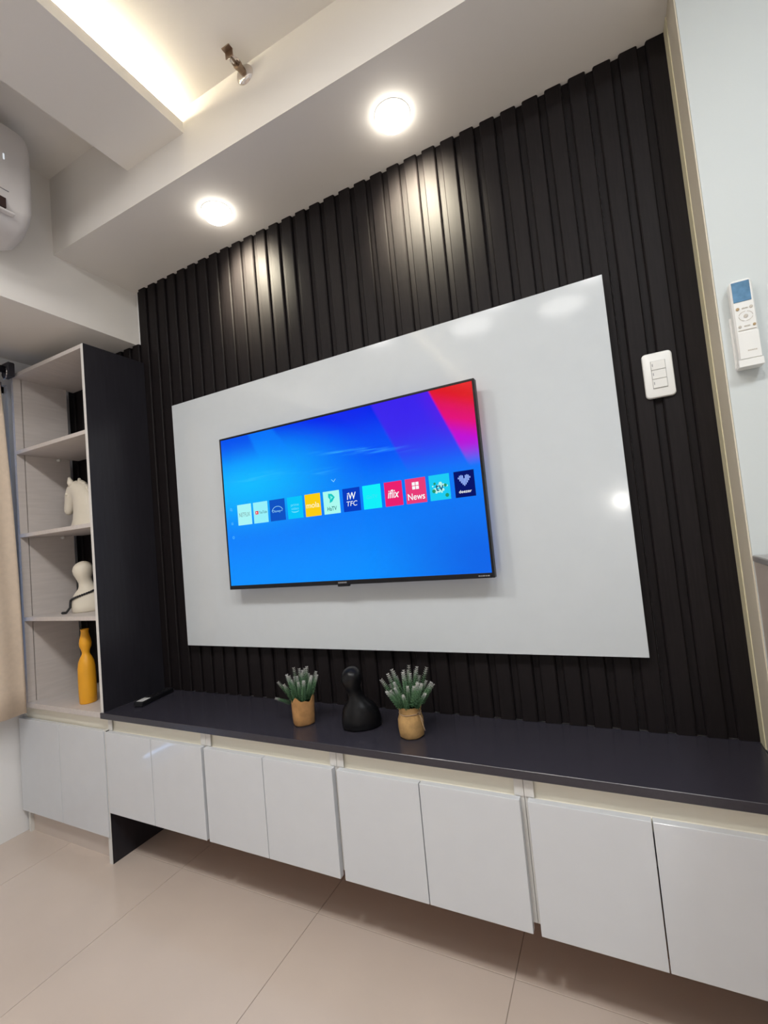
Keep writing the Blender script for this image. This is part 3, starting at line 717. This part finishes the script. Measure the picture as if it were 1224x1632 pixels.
# horse head figurine
hz = shelf_z[1] + EPS; hx, hy = -1.535, -0.140
t = thing('horse_figurine', 'ivory horse head figurine on the bookshelf above the ivory bust', 'figurine', (hx, hy, hz))
def sweep(b, secs, n=20):
    rings = []
    for i, (x, z, rl, rw) in enumerate(secs):
        a, c_ = secs[max(i - 1, 0)], secs[min(i + 1, len(secs) - 1)]
        tx, tz = c_[0] - a[0], c_[1] - a[1]; l = math.hypot(tx, tz) or 1
        if i == 0: tx, tz, l = 0, 1, 1
        nx, nz = -tz / l, tx / l
        rings.append([Vector((hx + x + nx * rl * math.cos(2 * pi * k_ / n), hy + rw * math.sin(2 * pi * k_ / n), hz + z + nz * rl * math.cos(2 * pi * k_ / n))) for k_ in range(n)])
    loft(b, rings)
b = bm_new()
sweep(b, [(.012, 0, .078, .048), (.012, .012, .078, .048), (.014, .04, .070, .042), (.012, .085, .064, .038), (.0, .130, .058, .034), (-.018, .165, .048, .032), (-.040, .180, .040, .031),
          (-.064, .170, .038, .030), (-.084, .146, .034, .026), (-.098, .118, .027, .021), (-.107, .098, .024, .019), (-.114, .082, .019, .016), (-.118, .073, .009, .008)])
obj('head', b, CERA, t, True)
for s in (-1, 1):
    b = bm_new(); tube(b, [(hx - .046, hy + s * .018, hz + .196), (hx - .052, hy + s * .021, hz + .212), (hx - .058, hy + s * .022, hz + .234)], [.014, .013, .005], 10); obj('ear', b, CERA, t, True)
    b = bm_new(); r = bmesh.ops.create_uvsphere(b, u_segments=12, v_segments=8, radius=.0065); bmesh.ops.translate(b, verts=b.verts[:], vec=(hx - .072, hy + s * .027, hz + .160)); obj('eye', b, CERA, t, True)
    b = bm_new(); r = bmesh.ops.create_uvsphere(b, u_segments=10, v_segments=6, radius=.004); bmesh.ops.translate(b, verts=b.verts[:], vec=(hx - .110, hy + s * .016, hz + .088)); obj('nostril', b, CERA, t, True)
b = bm_new()
for i in range(7):
    k_ = i / 6; x = -.020 + .092 * k_; z = .212 - .012 * k_ - .085 * k_ ** 2.2
    tube(b, [(hx + x - .012, hy, hz + z - .030), (hx + x + .004, hy + .003, hz + z - .002), (hx + x + .014, hy, hz + z - .022)], [.014, .012, .006], 8)
obj('mane', b, CERA, t, True)

# yellow vase
vx, vy, vz = -1.475, -0.200, ZC + EPS - .0005
b = bm_new()
lathe(b, [(.030, 0), (.0315, .003), (.033, .04), (.033, .10), (.032, .145), (.029, .168), (.022, .186), (.0155, .198), (.0140, .206), (.0165, .218), (.0215, .232), (.0230, .246), (.0205, .262), (.0165, .276), (.0140, .290),
          (.0145, .298), (.0165, .303), (.0150, .304), (.0125, .296), (.0125, .270)], (vx, vy, vz), 32)
o = obj('vase', b, YEL, None, True, (vx, vy, vz)); tag(o, 'tall slim yellow bottle vase on the lowest bookshelf level', 'vase')

# black remote lying on the worktop against the bookshelf
t = thing('television_remote', 'black remote control lying beside the charcoal bookshelf side', 'remote control', (-1.18, -0.11, ZC))
A = Vector((-1.166, -0.196)); Bv = Vector((-1.200, -0.022)); dv = (Bv - A).normalized(); nv = Vector((dv.y, -dv.x))
def rp(l, s, z): q = A + dv * l + nv * s; return Vector((q.x, q.y, ZC + EPS + z))
Lr = (Bv - A).length
b = bm_new(); rings = []
for z, s in ((0, .002), (.003, 0), (.015, 0), (.018, .002)):
    rings.append([rp(*p, z) for p in rrect(s, Lr - s, -.021 + s, .021 - s, .006, 4)])
loft(b, rings); auto_smooth(obj('body', b, BLK, t), 30)
b = bm_new(); prism(b, [(.012, -.016), (.012, .014), (.052, .014), (.052, -.016)], lambda p: rp(*p, .0178), lambda p: rp(*p, .0186)); o = obj('sticker', b, WPLA, t); o['label'] = 'small white label'
b = bm_new()
for i in range(4): prism(b, [(.020 + i * .008, -.012), (.020 + i * .008, .008 - .004 * (i % 2)), (.0225 + i * .008, .008 - .004 * (i % 2)), (.0225 + i * .008, -.012)], lambda p: rp(*p, .0185), lambda p: rp(*p, .0189))
obj('sticker_print', b, GREYT, t)
for i in range(5):
    for j in (-1, 0, 1):
        b = bm_new(); lathe(b, [(.0038, 0), (.0038, .0015), (.003, .002)], rp(.072 + i * .021, j * .012, .0178), 10); obj('button', b, BLKG, t)

# potted lavender-like plants
def sprig_mesh(seed, h):
    rnd = random.Random(seed); b = bm_new()
    tube(b, [(0, 0, 0), (0, 0, h * .5), (0, 0, h)], [.0012, .001, .0006], 5)
    nl = 16
    for i in range(nl):
        k_ = i / (nl - 1); z = h * (.22 + .76 * k_); L_ = .0098 * (1 - .60 * k_) + .0015; up = .35 + .5 * k_
        for j in range(6):
            a = j * pi / 3 + i * .55 + rnd.random() * .4; ca, sa = math.cos(a), math.sin(a); wd = L_ * .24
            p0 = Vector((0, 0, z)); tip = Vector((ca * L_, sa * L_, z + L_ * up)); mid = Vector((ca * L_ * .55, sa * L_ * .55, z + L_ * up * .45)); sd = Vector((-sa * wd, ca * wd, 0)); thk = Vector((0, 0, .0012))
            v = [b.verts.new(q) for q in (p0, mid + sd, tip, mid - sd, mid + thk)]
            b.faces.new((v[0], v[1], v[4])); b.faces.new((v[1], v[2], v[4])); b.faces.new((v[2], v[3], v[4])); b.faces.new((v[3], v[0], v[4])); b.faces.new((v[0], v[3], v[2], v[1]))
    me = bpy.data.meshes.new('sprig'); b.to_mesh(me); b.free(); me.materials.append(SPRIG); return me
SPM = [sprig_mesh(i, h) for i, h in enumerate((.105, .092, .080))]
def plant(label, c, pot, mt, heads, soil_r, soil_z, grp='potted plants in burlap'):
    t = thing('potted_plant', label, 'potted plant', c, grp)
    n = 36; rings = []
    b = bm_new()
    for r, z, jag, sq in pot:
        ring = []
        for i in range(n):
            a = 2 * pi * i / n
            s = 1 + sq * (abs(math.cos(2 * a)) - .5) * .12 + .018 * math.sin(7 * a + z * 60) + .012 * math.sin(13 * a)
            zz = z + jag * (math.sin(4 * a + .9) * .6 + math.sin(7 * a) * .4)
            ring.append(Vector((c[0] + r * s * math.cos(a), c[1] + r * s * math.sin(a), c[2] + EPS + max(0, zz))))
        rings.append(ring)
    loft(b, rings, True); auto_smooth(obj('burlap_pot', b, mt, t), 50)
    b = bm_new(); lathe(b, [(soil_r, soil_z - .01), (soil_r, soil_z), (soil_r * .5, soil_z + .006)], c, 20); obj('moss', b, SOIL, t, True)
    for i, (dx, dy, lean, az, kind, sc) in enumerate(heads):
        o = bpy.data.objects.new('sprig', SPM[kind]); COL.objects.link(o); o.parent = t
        ax = Vector((-math.sin(az), math.cos(az), 0))
        o.matrix_local = Matrix.Translation((dx, dy, soil_z - .004)) @ Matrix.Rotation(lean, 4, ax) @ Matrix.Rotation(i * 1.7, 4, 'Z') @ Matrix.Diagonal((sc, sc, sc, 1))
    return t
rnd = random.Random(3)
def heads(n, r, maxlean, dirs=None):
    out = []
    for i in range(n):
        a = i * 2.399; q = math.sqrt((i + .5) / n)
        out.append((r * q * math.cos(a), r * q * math.sin(a), maxlean * q * (.75 + .4 * rnd.random()), a, i % 3 if q > .4 else 0, .86 + .24 * rnd.random()))
    return out
hl = heads(22, .021, .42) + [(-.02, -.012, 1.25, math.radians(200), 2, .85), (-.018, -.006, .75, math.radians(190), 1, 1.0)]
plant('leafy sprigs in a jagged open burlap bag, left of the black bust', (-0.391, -0.165, ZC),
      [(.030, 0, 0, 1), (.0345, .004, 0, 1), (.036, .03, 0, 1), (.0365, .06, .001, 1), (.0375, .080, .012, 1), (.0350, .080, .012, 1), (.032, .055, 0, 1)], BURL, hl, .032, .066)
hr = heads(30, .023, .70)
tp = plant('leafy sprigs in a cinched burlap sack with twine, right of the black bust', (-0.0125, -0.166, ZC),
      [(.030, 0, 0, 0), (.0345, .004, 0, 0), (.0365, .025, 0, 0), (.036, .048, 0, 0), (.0315, .062, 0, 0), (.0300, .067, 0, 0), (.0325, .076, .001, 0), (.0345, .086, .0015, 0), (.0325, .086, .0015, 0), (.028, .070, 0, 0)], BURL2, hr, .028, .078)
b = bm_new(); cx, cy, cz = -0.0125, -0.166, ZC + .0665
tube(b, [(cx + .0312 * math.cos(a * pi / 12), cy + .0312 * math.sin(a * pi / 12), cz + .0008 * math.sin(a)) for a in range(25)], .0016, 6)
for e in ((.030, -.006, -.010), (.040, -.012, -.034)): tube(b, [(cx + .028, cy - .014, cz), (cx + .038, cy - .020, cz + .002), (cx + .032 + e[0] * .6, cy - .022 + e[1], cz + e[2])], .0012, 5)
for s in (1, -1): tube(b, [(cx + .028, cy - .014, cz), (cx + .037, cy - .020 + s * .006, cz + .012), (cx + .042, cy - .020, cz + .004), (cx + .029, cy - .015, cz)], .0011, 5)
obj('twine', b, TWINE, tp, True)
